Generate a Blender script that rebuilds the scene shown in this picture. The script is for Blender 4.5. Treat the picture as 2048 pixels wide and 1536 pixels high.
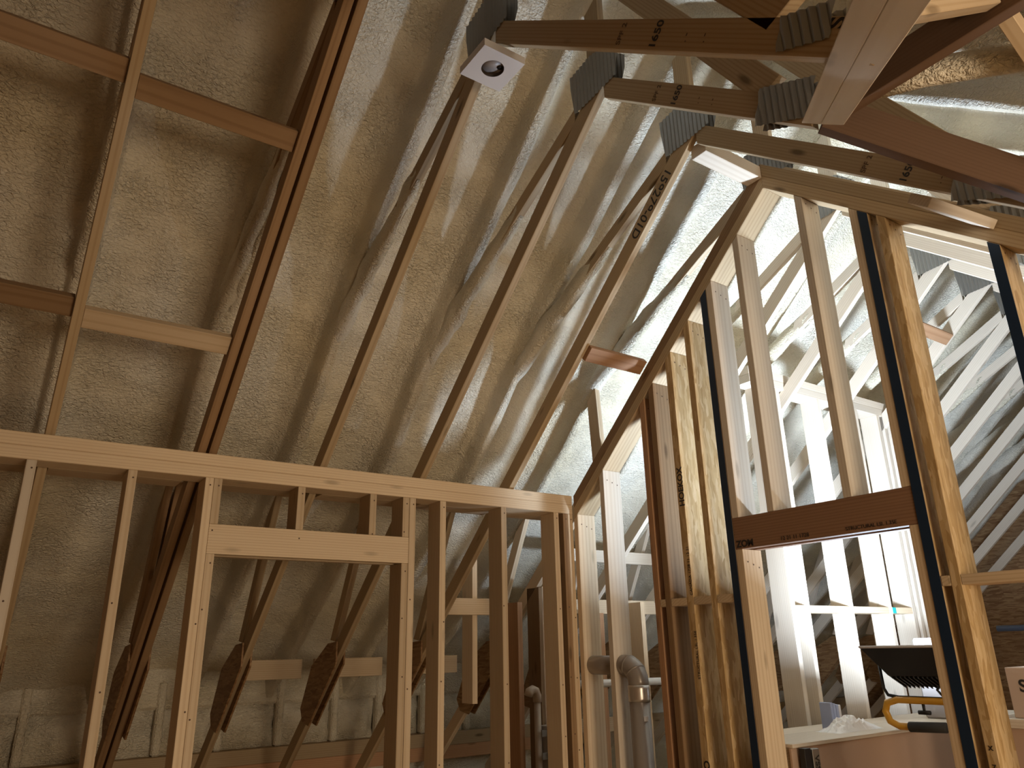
import bpy, bmesh, math, random
from mathutils import Vector, Matrix, noise
random.seed(7)
for o in list(bpy.data.objects): bpy.data.objects.remove(o, do_unlink=True)
scene = bpy.context.scene
C = scene.collection
EYE = 1.55                      # eye height above the subfloor; coordinates below are given from eye level
def P(x, y, z): return Vector((x, y, z + EYE))

# ------------------------------------------------------------------ camera
cam_d = bpy.data.cameras.new('camera'); cam = bpy.data.objects.new('camera', cam_d); C.objects.link(cam)
RT = ((0.8252379308, 0.1722078306, 0.5378910862), (-0.5644678485, 0.2834045131, 0.7752792594), (-0.0189316020, -0.9434120759, 0.3310819376))
m = Matrix.Identity(4)
for i in range(3):
    m[i][0] = RT[i][0]; m[i][1] = -RT[i][1]; m[i][2] = -RT[i][2]
m.translation = P(0, 0, 0)
cam.matrix_world = m
cam_d.sensor_width = 36.0; cam_d.lens = 36.0 * 1504.1 / 2048.0
cam_d.clip_start = 0.02; cam_d.clip_end = 100
scene.camera = cam

# ------------------------------------------------------------------ world, lights, exposure
w = bpy.data.worlds.new('world'); scene.world = w; w.use_nodes = True
w.node_tree.nodes['Background'].inputs[0].default_value = (0.75, 0.85, 1.0, 1)
w.node_tree.nodes['Background'].inputs[1].default_value = 0.05
scene.view_settings.view_transform = 'Standard'; scene.view_settings.look = 'None'
scene.view_settings.exposure = 1.25; scene.view_settings.gamma = 1.0
scene.view_settings.use_curve_mapping = False

def area(name, loc, direction, sx, sy, power, col):
    l = bpy.data.lights.new(name, 'AREA'); l.shape = 'RECTANGLE'; l.size = sx; l.size_y = sy
    l.energy = power; l.color = col
    o = bpy.data.objects.new(name, l); C.objects.link(o)
    o.location = loc; o.rotation_euler = Vector(direction).to_track_quat('-Z', 'Y').to_euler()
    return o
# daylight through the dormer window, behind and to the right of the camera
area('dormer_window_daylight', P(1.75, -2.62, -0.10), (0, 1, 0.05), 1.5, 1.3, 46, (1.0, 0.79, 0.55))

# ------------------------------------------------------------------ materials
def nt(name):
    mt = bpy.data.materials.new(name); mt.use_nodes = True
    t = mt.node_tree; b = t.nodes['Principled BSDF']
    return mt, t, b
def N(t, kind, **kw):
    n = t.nodes.new(kind)
    for k, v in kw.items(): setattr(n, k, v)
    return n
def plain(name, col, rough=0.5, metal=0.0, spec=0.5):
    mt, t, b = nt(name)
    b.inputs['Base Color'].default_value = (*col, 1); b.inputs['Roughness'].default_value = rough
    b.inputs['Metallic'].default_value = metal; b.inputs['Specular IOR Level'].default_value = spec
    return mt
def mixcol(t, fac, a, b, blend='MIX'):
    n = N(t, 'ShaderNodeMix', data_type='RGBA', blend_type=blend)
    for sock, v in ((n.inputs[0], fac), (n.inputs[6], a), (n.inputs[7], b)):
        if hasattr(v, 'is_linked'): t.links.new(v, sock)
        elif isinstance(v, (int, float)): sock.default_value = v
        else: sock.default_value = (*v, 1)
    return n.outputs[2]
def ramp(t, fac, stops):
    r = N(t, 'ShaderNodeValToRGB'); t.links.new(fac, r.inputs[0])
    e = r.color_ramp.elements
    while len(e) < len(stops): e.new(0.5)
    for k, (p, c) in enumerate(stops):
        e[k].position = p; e[k].color = (*c, 1) if len(c) == 3 else c
    return r.outputs[0]
def wood(name, base, dark, knots=0.6, vary=0.18, grain=1.0):
    """softwood lumber, grain along the object's own X axis"""
    mt, t, b = nt(name)
    tc = N(t, 'ShaderNodeTexCoord'); oi = N(t, 'ShaderNodeObjectInfo')
    off = N(t, 'ShaderNodeVectorMath', operation='SCALE'); off.inputs[0].default_value = (37.0, 11.0, 23.0)
    t.links.new(oi.outputs['Random'], off.inputs['Scale'])
    add = N(t, 'ShaderNodeVectorMath', operation='ADD')
    t.links.new(tc.outputs['Object'], add.inputs[0]); t.links.new(off.outputs[0], add.inputs[1])
    mp = N(t, 'ShaderNodeMapping'); mp.inputs['Scale'].default_value = (1.1, 16, 16)
    t.links.new(add.outputs[0], mp.inputs[0])
    n1 = N(t, 'ShaderNodeTexNoise'); n1.inputs['Scale'].default_value = 1.6; n1.inputs['Detail'].default_value = 3
    n1.inputs['Distortion'].default_value = 0.6
    t.links.new(mp.outputs[0], n1.inputs['Vector'])
    wv = N(t, 'ShaderNodeTexWave', wave_type='RINGS', rings_direction='X'); wv.inputs['Scale'].default_value = 1.2
    wv.inputs['Distortion'].default_value = 5.0; wv.inputs['Detail'].default_value = 2.0; wv.inputs['Detail Scale'].default_value = 0.7
    mp3 = N(t, 'ShaderNodeMapping'); mp3.inputs['Scale'].default_value = (0.55, 22, 22)
    t.links.new(add.outputs[0], mp3.inputs[0]); t.links.new(mp3.outputs[0], wv.inputs['Vector'])
    g1 = ramp(t, n1.outputs['Fac'], [(0.25, (0, 0, 0)), (0.75, (1, 1, 1))])
    col = mixcol(t, g1, base, tuple(0.78 * a + 0.22 * d for a, d in zip(base, dark)))
    lines = ramp(t, wv.outputs['Fac'], [(0.45, (0, 0, 0)), (0.95, (0.40 * grain,) * 3)])
    col = mixcol(t, lines, col, dark)
    # knots
    mp2 = N(t, 'ShaderNodeMapping'); mp2.inputs['Scale'].default_value = (2.6, 9.0, 9.0)
    t.links.new(add.outputs[0], mp2.inputs[0])
    vo = N(t, 'ShaderNodeTexVoronoi'); vo.inputs['Scale'].default_value = 1.0
    t.links.new(mp2.outputs[0], vo.inputs['Vector'])
    kn = ramp(t, vo.outputs['Distance'], [(0.06, (1, 1, 1)), (0.15, (0, 0, 0))])
    sc = N(t, 'ShaderNodeMath', operation='MULTIPLY'); sc.inputs[1].default_value = knots
    t.links.new(kn, sc.inputs[0])
    col = mixcol(t, sc.outputs[0], col, tuple(c * 0.38 for c in dark))
    # board to board variation
    hs = N(t, 'ShaderNodeHueSaturation')
    mr = N(t, 'ShaderNodeMapRange'); mr.inputs['To Min'].default_value = 1 - vary; mr.inputs['To Max'].default_value = 1 + vary * 0.6
    t.links.new(oi.outputs['Random'], mr.inputs['Value']); t.links.new(mr.outputs[0], hs.inputs['Value'])
    t.links.new(col, hs.inputs['Color']); t.links.new(hs.outputs[0], b.inputs['Base Color'])
    b.inputs['Roughness'].default_value = 0.62; b.inputs['Specular IOR Level'].default_value = 0.25
    bp = N(t, 'ShaderNodeBump'); bp.inputs['Strength'].default_value = 0.25; bp.inputs['Distance'].default_value = 0.003
    t.links.new(n1.outputs['Fac'], bp.inputs['Height']); t.links.new(bp.outputs[0], b.inputs['Normal'])
    return mt
def strand(name, base, dark, light):
    mt, t, b = nt(name)
    tc = N(t, 'ShaderNodeTexCoord'); oi = N(t, 'ShaderNodeObjectInfo')
    off = N(t, 'ShaderNodeVectorMath', operation='SCALE'); off.inputs[0].default_value = (17.0, 9.0, 5.0)
    t.links.new(oi.outputs['Random'], off.inputs['Scale'])
    add = N(t, 'ShaderNodeVectorMath', operation='ADD')
    t.links.new(tc.outputs['Object'], add.inputs[0]); t.links.new(off.outputs[0], add.inputs[1])
    ds = N(t, 'ShaderNodeTexNoise'); ds.inputs['Scale'].default_value = 9.0; ds.inputs['Detail'].default_value = 2
    t.links.new(add.outputs[0], ds.inputs['Vector'])
    av = N(t, 'ShaderNodeVectorMath', operation='MULTIPLY_ADD'); av.inputs[1].default_value = (0.12, 0.03, 0.03)
    t.links.new(ds.outputs['Color'], av.inputs[0]); t.links.new(add.outputs[0], av.inputs[2])
    mp = N(t, 'ShaderNodeMapping'); mp.inputs['Scale'].default_value = (13, 85, 85); mp.inputs['Rotation'].default_value = (0, 0.14, 0.14)
    t.links.new(av.outputs[0], mp.inputs[0])
    vo = N(t, 'ShaderNodeTexVoronoi'); t.links.new(mp.outputs[0], vo.inputs['Vector']); vo.inputs['Scale'].default_value = 0.9
    bw = N(t, 'ShaderNodeRGBToBW'); t.links.new(vo.outputs['Color'], bw.inputs[0])
    col = ramp(t, bw.outputs[0], [(0.1, dark), (0.5, base), (0.9, light)])
    n1 = N(t, 'ShaderNodeTexNoise'); n1.inputs['Scale'].default_value = 30.0; n1.inputs['Detail'].default_value = 3
    t.links.new(mp.outputs[0], n1.inputs['Vector']); n1.inputs['Scale'].default_value = 1.5
    col = mixcol(t, ramp(t, n1.outputs['Fac'], [(0.5, (0, 0, 0)), (0.8, (0.5, 0.5, 0.5))]), col, dark)
    t.links.new(col, b.inputs['Base Color']); b.inputs['Roughness'].default_value = 0.55
    b.inputs['Specular IOR Level'].default_value = 0.3
    bp = N(t, 'ShaderNodeBump'); bp.inputs['Strength'].default_value = 0.3; bp.inputs['Distance'].default_value = 0.003
    t.links.new(bw.outputs[0], bp.inputs['Height']); t.links.new(bp.outputs[0], b.inputs['Normal'])
    return mt
def foam_mat(name, col):
    mt, t, b = nt(name)
    tc = N(t, 'ShaderNodeTexCoord')
    n0 = N(t, 'ShaderNodeTexNoise'); n0.inputs['Scale'].default_value = 1.4; n0.inputs['Detail'].default_value = 2
    t.links.new(tc.outputs['Object'], n0.inputs['Vector'])
    c = mixcol(t, ramp(t, n0.outputs['Fac'], [(0.35, (0, 0, 0)), (0.7, (1, 1, 1))]), col, (col[0] * 0.93, col[1] * 0.87, col[2] * 0.74))
    t.links.new(c, b.inputs['Base Color']); b.inputs['Roughness'].default_value = 0.42
    b.inputs['Specular IOR Level'].default_value = 0.35
    dn = N(t, 'ShaderNodeTexNoise'); dn.inputs['Scale'].default_value = 5.0
    t.links.new(tc.outputs['Object'], dn.inputs['Vector'])
    mp = N(t, 'ShaderNodeMapping'); mp.inputs['Scale'].default_value = (1.0, 1.25, 1.9)
    t.links.new(tc.outputs['Object'], mp.inputs[0])
    n1 = N(t, 'ShaderNodeTexNoise'); n1.inputs['Scale'].default_value = 52; n1.inputs['Detail'].default_value = 3; n1.inputs['Distortion'].default_value = 0.9
    t.links.new(mp.outputs[0], n1.inputs['Vector'])
    mul = N(t, 'ShaderNodeMath', operation='MULTIPLY')
    gate = ramp(t, dn.outputs['Fac'], [(0.3, (0.35, 0.35, 0.35)), (0.62, (1, 1, 1))])
    t.links.new(n1.outputs['Fac'], mul.inputs[0]); t.links.new(gate, mul.inputs[1])
    b1 = N(t, 'ShaderNodeBump'); b1.inputs['Strength'].default_value = 1.0; b1.inputs['Distance'].default_value = 0.026
    t.links.new(mul.outputs[0], b1.inputs['Height']); t.links.new(b1.outputs[0], b.inputs['Normal'])
    return mt
M = {}
M['pine'] = wood('pine_lumber', (0.66, 0.515, 0.35), (0.46, 0.31, 0.17))
M['pale'] = wood('pale_pine_lumber', (0.76, 0.61, 0.43), (0.55, 0.38, 0.22), knots=0.5)
M['red'] = wood('reddish_fir_lumber', (0.50, 0.29, 0.16), (0.32, 0.15, 0.07), knots=0.5)
M['chord'] = wood('truss_lumber', (0.50, 0.375, 0.23), (0.33, 0.215, 0.11), knots=0.8)
M['brown'] = wood('brown_lumber', (0.34, 0.215, 0.115), (0.20, 0.11, 0.05), knots=0.6)
M['white'] = wood('white_spruce_lumber', (0.70, 0.61, 0.50), (0.55, 0.44, 0.32), knots=0.4, vary=0.1)
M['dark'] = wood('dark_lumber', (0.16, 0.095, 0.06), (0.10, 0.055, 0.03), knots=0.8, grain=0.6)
M['lvl'] = wood('laminated_veneer_lumber', (0.30, 0.17, 0.10), (0.18, 0.09, 0.05), knots=0.2)
M['lsl'] = strand('laminated_strand_lumber', (0.54, 0.37, 0.18), (0.41, 0.26, 0.11), (0.64, 0.47, 0.27))
M['osb'] = strand('oriented_strand_board', (0.30, 0.17, 0.08), (0.20, 0.10, 0.04), (0.40, 0.25, 0.12))
M['navy'] = plain('navy_edge_sealer', (0.006, 0.022, 0.055), 0.45)
M['foam'] = foam_mat('spray_foam', (0.80, 0.75, 0.64))
M['steel'] = plain('galvanised_steel', (0.34, 0.335, 0.32), 0.38, 0.85)
M['ink'] = plain('black_ink', (0.025, 0.02, 0.018), 0.6)
M['stamp'] = plain('brown_stamp_ink', (0.10, 0.055, 0.03), 0.7)
M['whiteplastic'] = plain('white_plastic', (0.72, 0.68, 0.66), 0.45)
M['greyplastic'] = plain('grey_plastic', (0.38, 0.34, 0.32), 0.4)
M['pvc'] = plain('white_pvc', (0.80, 0.78, 0.76), 0.35)
M['pipe'] = plain('grey_vent_pipe', (0.33, 0.29, 0.26), 0.30, 0.25)
M['foil'] = plain('aluminium_foil_tape', (0.60, 0.56, 0.52), 0.32, 0.8)
M['black'] = plain('black_painted_metal', (0.008, 0.008, 0.010), 0.45)
M['yellow'] = plain('yellow_painted_tube', (0.62, 0.32, 0.03), 0.35)
M['rubber'] = plain('black_foam_grip', (0.03, 0.03, 0.03), 0.8)
M['drywall'] = plain('tan_drywall_paper', (0.48, 0.33, 0.24), 0.8)
M['card'] = plain('cardboard', (0.52, 0.39, 0.31), 0.8)
M['beige'] = plain('beige_pipe', (0.50, 0.40, 0.30), 0.45)
M['red_paint'] = plain('red_paint', (0.45, 0.03, 0.03), 0.5)
M['blue_paper'] = plain('blue_white_paper', (0.35, 0.40, 0.58), 0.6)
M['teal'] = plain('teal_marking_paint', (0.02, 0.45, 0.42), 0.6)
M['subfloor'] = strand('subfloor_panel', (0.56, 0.43, 0.27), (0.45, 0.32, 0.18), (0.66, 0.52, 0.35))

# ------------------------------------------------------------------ builders
def thing(name, loc=(0, 0, 0), label=None, cat=None, group=None, kind=None):
    o = bpy.data.objects.new(name, None); C.objects.link(o); o.location = loc; o.empty_display_size = 0.1
    tag(o, label, cat, group, kind); return o
def tag(o, label=None, cat=None, group=None, kind=None):
    if label: o['label'] = label
    if cat: o['category'] = cat
    if group: o['group'] = group
    if kind: o['kind'] = kind
    return o
def wloc(o):
    v = Vector((0, 0, 0))
    while o is not None: v = v + (o.matrix_basis.translation); o = o.parent
    return v
def place(o, M4, parent):
    C.objects.link(o)
    if parent is None: o.matrix_world = M4; return o
    o.parent = parent
    # parent chain: rotation only on meshes, so invert the accumulated basis
    acc = Matrix.Identity(4); q = parent; chain = []
    while q is not None: chain.append(q.matrix_basis.copy()); q = q.parent
    for mm in reversed(chain): acc = acc @ mm
    o.matrix_basis = acc.inverted() @ M4
    return o
def frame(origin, grain, side=None):
    x = Vector(grain).normalized()
    ref = Vector(side) if side is not None else (Vector((0, 0, 1)) if abs(x.z) < 0.9 else Vector((0, 1, 0)))
    y = ref.cross(x)
    if y.length < 1e-5: y = Vector((1, 0, 0)).cross(x)
    y.normalize(); z = x.cross(y)
    F = Matrix.Identity(4)
    for i in range(3): F[i][0] = x[i]; F[i][1] = y[i]; F[i][2] = z[i]
    F.translation = origin
    return F
def piece(name, verts, faces, grain, mat, parent=None, bevel=0.0018, smooth=False):
    """verts in scene coordinates; the object frame sits at the piece with X along the grain"""
    vs = [Vector(v) for v in verts]
    c = sum(vs, Vector()) / len(vs)
    F = frame(c, grain); Fi = F.inverted()
    bm = bmesh.new()
    bv = [bm.verts.new(Fi @ v) for v in vs]
    for f in faces: bm.faces.new([bv[i] for i in f])
    bmesh.ops.recalc_face_normals(bm, faces=bm.faces)
    if bevel: bmesh.ops.bevel(bm, geom=list(bm.edges), offset=bevel, segments=1, affect='EDGES')
    me = bpy.data.meshes.new(name); bm.to_mesh(me); bm.free()
    me.materials.append(M[mat] if isinstance(mat, str) else mat)
    if smooth: me.polygons.foreach_set('use_smooth', [True] * len(me.polygons))
    o = bpy.data.objects.new(name, me)
    return place(o, F, parent)
BOXF = [(0, 1, 2, 3), (7, 6, 5, 4), (0, 4, 5, 1), (1, 5, 6, 2), (2, 6, 7, 3), (3, 7, 4, 0)]
def box(name, x0, x1, y0, y1, z0, z1, mat, parent=None, grain=None, bevel=0.0018):
    v = [P(x0, y0, z0), P(x1, y0, z0), P(x1, y1, z0), P(x0, y1, z0), P(x0, y0, z1), P(x1, y0, z1), P(x1, y1, z1), P(x0, y1, z1)]
    if grain is None:
        d = (abs(x1 - x0), abs(y1 - y0), abs(z1 - z0)); k = d.index(max(d)); grain = [0, 0, 0]; grain[k] = 1
    return piece(name, v, BOXF, grain, mat, parent, bevel)
def prism_yz(name, pts, x0, x1, mat, parent=None, grain=None, bevel=0.0018):
    n = len(pts)
    v = [P(x0, a, b) for a, b in pts] + [P(x1, a, b) for a, b in pts]
    f = [tuple(range(n)), tuple(range(2 * n - 1, n - 1, -1))] + [(i, (i + 1) % n, n + (i + 1) % n, n + i) for i in range(n)]
    if grain is None: grain = (0, pts[1][0] - pts[0][0], pts[1][1] - pts[0][1])
    return piece(name, v, f, grain, mat, parent, bevel)
def beam(name, a, b, wid, dep, mat, parent=None, up=(0, 0, 1), bevel=0.0018):
    """a, b: centres of the two ends (eye coords), wid across, dep along 'up'"""
    a = P(*a); b = P(*b); x = (b - a).normalized(); y = Vector(up).cross(x).normalized(); z = x.cross(y)
    v = []
    for e in (a, b):
        for s, r in ((-1, -1), (1, -1), (1, 1), (-1, 1)): v.append(e + y * (s * wid / 2) + z * (r * dep / 2))
    return piece(name, v, BOXF, x, mat, parent, bevel)
def mesh_obj(name, verts, faces, mat, parent=None, smooth=True, origin=None):
    o0 = Vector(origin) if origin is not None else sum((Vector(v) for v in verts), Vector()) / len(verts)
    me = bpy.data.meshes.new(name)
    me.from_pydata([tuple(Vector(v) - o0) for v in verts], [], faces)
    me.materials.append(M[mat] if isinstance(mat, str) else mat)
    if smooth: me.polygons.foreach_set('use_smooth', [True] * len(me.polygons))
    me.update()
    o = bpy.data.objects.new(name, me)
    return place(o, Matrix.Translation(o0), parent)
def tube(name, path, r, mat, parent=None, n=16, caps=True, radii=None):
    ps = [P(*p) for p in path]; verts = []; faces = []
    prev = None
    for i, p in enumerate(ps):
        d = (ps[min(i + 1, len(ps) - 1)] - ps[max(i - 1, 0)]).normalized()
        if prev is None:
            a = Vector((0, 0, 1)) if abs(d.z) < 0.9 else Vector((1, 0, 0))
            u = d.cross(a).normalized()
        else:
            u = (prev - d * prev.dot(d)).normalized()
        prev = u; v = d.cross(u); rr = radii[i] if radii else r
        for k in range(n):
            an = 2 * math.pi * k / n
            verts.append(p + (u * math.cos(an) + v * math.sin(an)) * rr)
    for i in range(len(ps) - 1):
        for k in range(n): faces.append((i * n + k, i * n + (k + 1) % n, (i + 1) * n + (k + 1) % n, (i + 1) * n + k))
    if caps: faces.append(tuple(range(n - 1, -1, -1))); faces.append(tuple(range((len(ps) - 1) * n, len(ps) * n)))
    o = mesh_obj(name, verts, faces, mat, parent)
    return o
def text(body, origin, right, up, size, mat, parent, name='lettering', bold=0.0):
    cu = bpy.data.curves.new('lettering', 'FONT'); cu.body = body; cu.size = size; cu.offset = bold
    cu.align_x = 'CENTER'; cu.align_y = 'CENTER'; cu.extrude = 0.0004
    tmp = bpy.data.objects.new('tmp_text', cu); C.objects.link(tmp)
    me = bpy.data.meshes.new_from_object(tmp); bpy.data.objects.remove(tmp, do_unlink=True); bpy.data.curves.remove(cu)
    me.name = 'lettering'; me.materials.clear(); me.materials.append(M[mat])
    o = bpy.data.objects.new(name, me)
    x = Vector(right).normalized(); y = Vector(up); y = (y - x * y.dot(x)).normalized(); z = x.cross(y)
    F = Matrix.Identity(4)
    for i in range(3): F[i][0] = x[i]; F[i][1] = y[i]; F[i][2] = z[i]
    F.translation = P(*origin)
    return place(o, F, parent)
def copy_tree(o, dx, parent=None):
    c = o.copy(); C.objects.link(c); c.parent = parent
    if parent is None: c.location.x += dx
    for ch in o.children: copy_tree(ch, 0, c)
    return c

# ------------------------------------------------------------------ roof geometry
RY = 2.03                                          # ridge line (y)
def UL(y): return 2.53 - 0.88 * (y - RY)           # top edge of left bottom chord
def UR(y): return 2.455 - 0.83 * (RY - y)           # top edge of right bottom chord
DV = 0.118
def TCu(y): return 3.12 - 0.80 * abs(y - RY)       # underside of top chords
TX = [-0.50, 0.12, 0.75, 1.36, 1.946, 2.55, 3.17, 3.77, 4.38, 4.99, 5.60, 6.21, 6.82, 7.43, 8.04, 8.65, 9.26]
FP = [(0, 2.98), (1.27, 1.92), (2.19, 1.06), (3.17, 0.30), (4.2, -0.37), (5.6, -1.25)]
def foam_line(u):
    for (a, b), (c, d) in zip(FP, FP[1:]):
        if u <= c: return b + (d - b) * (u - a) / (c - a)
    return FP[-1][1]
def foam_s(u): return (foam_line(max(u - .12, 0)) + foam_line(u) + foam_line(u + .12)) / 3
def foam_height(x, y):
    u = abs(y - RY); z = foam_s(u)
    # sprayed bays sit deeper than the foam wrapped round each top chord
    d = 9; k = 0
    for i, tx in enumerate(TX):
        c = tx + 0.019 + (0.03 if i == 2 else 0)
        dd = x - c + 0.02 * noise.noise(Vector((y * 1.7, i * 3.1, 0)))
        if abs(dd) < abs(d): d = dd; k = i
    core = 0.026 if k != 2 else 0.055
    wob = 1 + 0.35 * noise.noise(Vector((k * 7.7, y * 2.3, 1.5)))
    t = max(0.0, min(1.0, (abs(d) - core * wob) / 0.030)); t2 = max(0.0, min(1.0, (abs(d) - core) / (0.13 * wob)))
    rec = 0.68 * t * t * (3 - 2 * t) + 0.32 * math.sin(t2 * math.pi / 2)
    depth = 0.21 + 0.05 * noise.noise(Vector((x * 0.9, y * 0.45, 4.2)))
    near_left = max(0.0, min(1.0, (1.0 - x) / 0.5))
    depth *= (1 - 0.45 * near_left)
    z += depth * rec
    z += 0.028 * noise.noise(Vector((x * 2.2, y * 1.0, 9.1))) * rec
    z += 0.010 * noise.noise(Vector((x * 8, y * 5, 2.0)))
    z += 0.004 * noise.noise(Vector((x * 26, y * 20, 5.0)))
    # extra lumps thrown onto the chords
    z -= 0.02 * max(0, noise.noise(Vector((x * 5.0, y * 2.4, 7.7)))) * (1 - rec)
    return z
def foam_sheet(name, x0, x1, y0, y1, step, skip=None):
    xs = set()
    for i, tx in enumerate(TX):
        c = tx + 0.019 + (0.03 if i == 2 else 0)
        for q in (0, .012, .024, .034, .042, .049, .056, .063, .071, .08, .092, .108, .13, .155):
            xs.add(round(c + q, 4)); xs.add(round(c - q, 4))
        for k in range(1, 9): xs.add(round(c + 0.155 + k * 0.037, 4))
    xs = sorted(v for v in xs if x0 <= v <= x1)
    xs = [v for i, v in enumerate(xs) if i == 0 or v - xs[i - 1] > 0.004]
    nx = len(xs); ny = int((y1 - y0) / step) + 1
    vs = []; fs = []
    for j in range(ny):
        y = y0 + (y1 - y0) * j / (ny - 1)
        for i in range(nx):
            x = xs[i]
            h = foam_height(x, y)
            if y < 1.3 and abs(x - 1.965) < 1.7: h = max(h, dormer_height(x, y))
            vs.append(P(x, y, h))
    for j in range(ny - 1):
        for i in range(nx - 1):
            a = j * nx + i; fs.append((a, a + nx, a + nx + 1, a + 1))
    o = mesh_obj(name, vs, fs, 'foam', None, True, P(0, 0, 0)); tag(o, kind='structure')
    return o
# dormer: valleys run from the node V0; its ridge runs level towards -y above the camera's right
V0 = (1.946, 1.074, 1.542)
VD = (0.45, -0.34, -0.28)
def dormer_height(x, y):
    z = 2.12 - 0.64 * abs(x - 1.965) + 0.03 * noise.noise(Vector((x * 2, y * 2, 3))) + 0.005 * noise.noise(Vector((x * 18, y * 18, 1)))
    d = abs(((y + 0.02) / 0.5) % 1.0 - 0.5) * 0.5
    t = max(0, min(1, (d - 0.03) / 0.09))
    return z - 0.14 * (1 - t * t * (3 - 2 * t))
foam_sheet('ceiling', -1.3, 9.6, RY, 6.3, 0.032)
foam_sheet('ceiling', -1.3, 9.6, -2.9, RY, 0.045)

# ------------------------------------------------------------------ floor and outer shell
tag(box('floor', -1.5, 9.6, -2.95, 6.5, -EYE - 0.03, -EYE, 'subfloor', bevel=0), kind='structure')
tag(box('wall_far', 9.45, 9.6, -2.95, 6.4, -EYE, 3.0, 'osb', bevel=0), kind='structure')
tag(box('wall_near', -1.5, -1.35, -2.95, 6.4, -EYE, 3.0, 'osb', bevel=0), kind='structure')
# front wall with the dormer window (behind the camera)
wf = thing('wall_front', P(1.75, -2.8, -EYE), kind='structure')
box('panel', -1.5, 0.95, -2.85, -2.75, -EYE, 1.4, 'osb', wf); box('panel', 2.55, 9.6, -2.85, -2.75, -EYE, 1.4, 'osb', wf)
box('panel', 0.95, 2.55, -2.85, -2.75, -EYE, -0.85, 'osb', wf); box('panel', 0.95, 2.55, -2.85, -2.75, 0.65, 2.2, 'osb', wf)
w1 = thing('window_1', P(1.75, -2.8, -0.8), kind='structure')
for a in ((0.95, 1.0, -0.85, 0.65), (2.5, 2.55, -0.85, 0.65), (1.0, 2.5, -0.85, -0.80), (1.0, 2.5, 0.60, 0.65), (1.73, 1.77, -0.80, 0.60)):
    box('window_frame', a[0], a[1], -2.84, -2.78, a[2], a[3], 'whiteplastic', w1)

# ------------------------------------------------------------------ nail plate
def nail_plate(poly, x, parent, side=-1, pitch=0.024, vertical=True, name='nail_plate', proud=0.004):
    """toothed steel connector plate: a corrugated sheet clipped to a convex outline in the truss plane"""
    def span(t):
        zs = []
        n = len(poly)
        for i in range(n):
            a, b = poly[i], poly[(i + 1) % n]
            if (a[0] - t) * (b[0] - t) <= 0 and a[0] != b[0]:
                zs.append(a[1] + (b[1] - a[1]) * (t - a[0]) / (b[0] - a[0]))
        return (min(zs), max(zs)) if len(zs) > 1 else None
    y0 = min(p[0] for p in poly) + 1e-4; y1 = max(p[0] for p in poly) - 1e-4
    n = max(6, int((y1 - y0) / (pitch / 4)))
    vs = []; fs = []
    for i in range(n + 1):
        t = y0 + (y1 - y0) * i / n; s = span(t)
        if s is None: continue
        off = (0.0006, 0.004, 0.0075, 0.004)[i % 4] + proud * 0.2
        vs += [P(x + side * off, t, s[0]), P(x + side * off, t, s[1])]
    for i in range(len(vs) // 2 - 1): fs.append((2 * i, 2 * i + 1, 2 * i + 3, 2 * i + 2))
    return mesh_obj(name, vs, fs, 'steel', parent, False)

# ------------------------------------------------------------------ roof trusses
APEX_PLATE = [(2.255, 2.60), (2.11, 2.625), (2.02, 2.61), (1.92, 2.515), (1.945, 2.40), (2.09, 2.385), (2.236, 2.375)]
def joint_plate(yc, js=1.0):
    zc = UR(yc) - 0.03
    return [(yc + 0.082 * js, zc + 0.11 * js), (yc + 0.123 * js, zc - 0.023 * js), (yc - 0.078 * js, zc - 0.117 * js), (yc - 0.123 * js, zc + 0.015 * js)]
HEEL = [(4.80, 0.06), (4.95, 0.05), (5.22, -0.09), (5.38, -0.36), (5.33, -0.44), (5.21, -0.46), (4.80, -0.075)]
def foam_coat(xa, xb, y0, y1, parent, seed):
    """overspray creeping up the web, thin at its upper end"""
    vs = []; fs = []; n = 26; ring = []
    for cx_, cz_ in ((-1, -1), (0, -1.25), (1, -1), (1.2, 0), (1, 1), (0, 1.2), (-1, 1), (-1.2, 0)): ring.append((cx_, cz_))
    for i in range(n):
        u = i / (n - 1); y = y0 + (y1 - y0) * u; zc = 2.375 - 0.5074 * (y - 2.24)
        for j, (p, q) in enumerate(ring):
            g = -0.004 + 0.017 * min(1, u * 1.6) + 0.012 * noise.noise(Vector((y * 9, j * 1.3, seed)))
            vs.append(P((xa + xb) / 2 + p * (0.019 + g), y, zc + q * (0.045 + g)))
    for i in range(n - 1):
        for j in range(8): fs.append((i * 8 + j, i * 8 + (j + 1) % 8, (i + 1) * 8 + (j + 1) % 8, (i + 1) * 8 + j))
    fs.append(tuple(range(7, -1, -1)))
    return mesh_obj('foam_coat', vs, fs, 'foam', parent, True)
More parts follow.
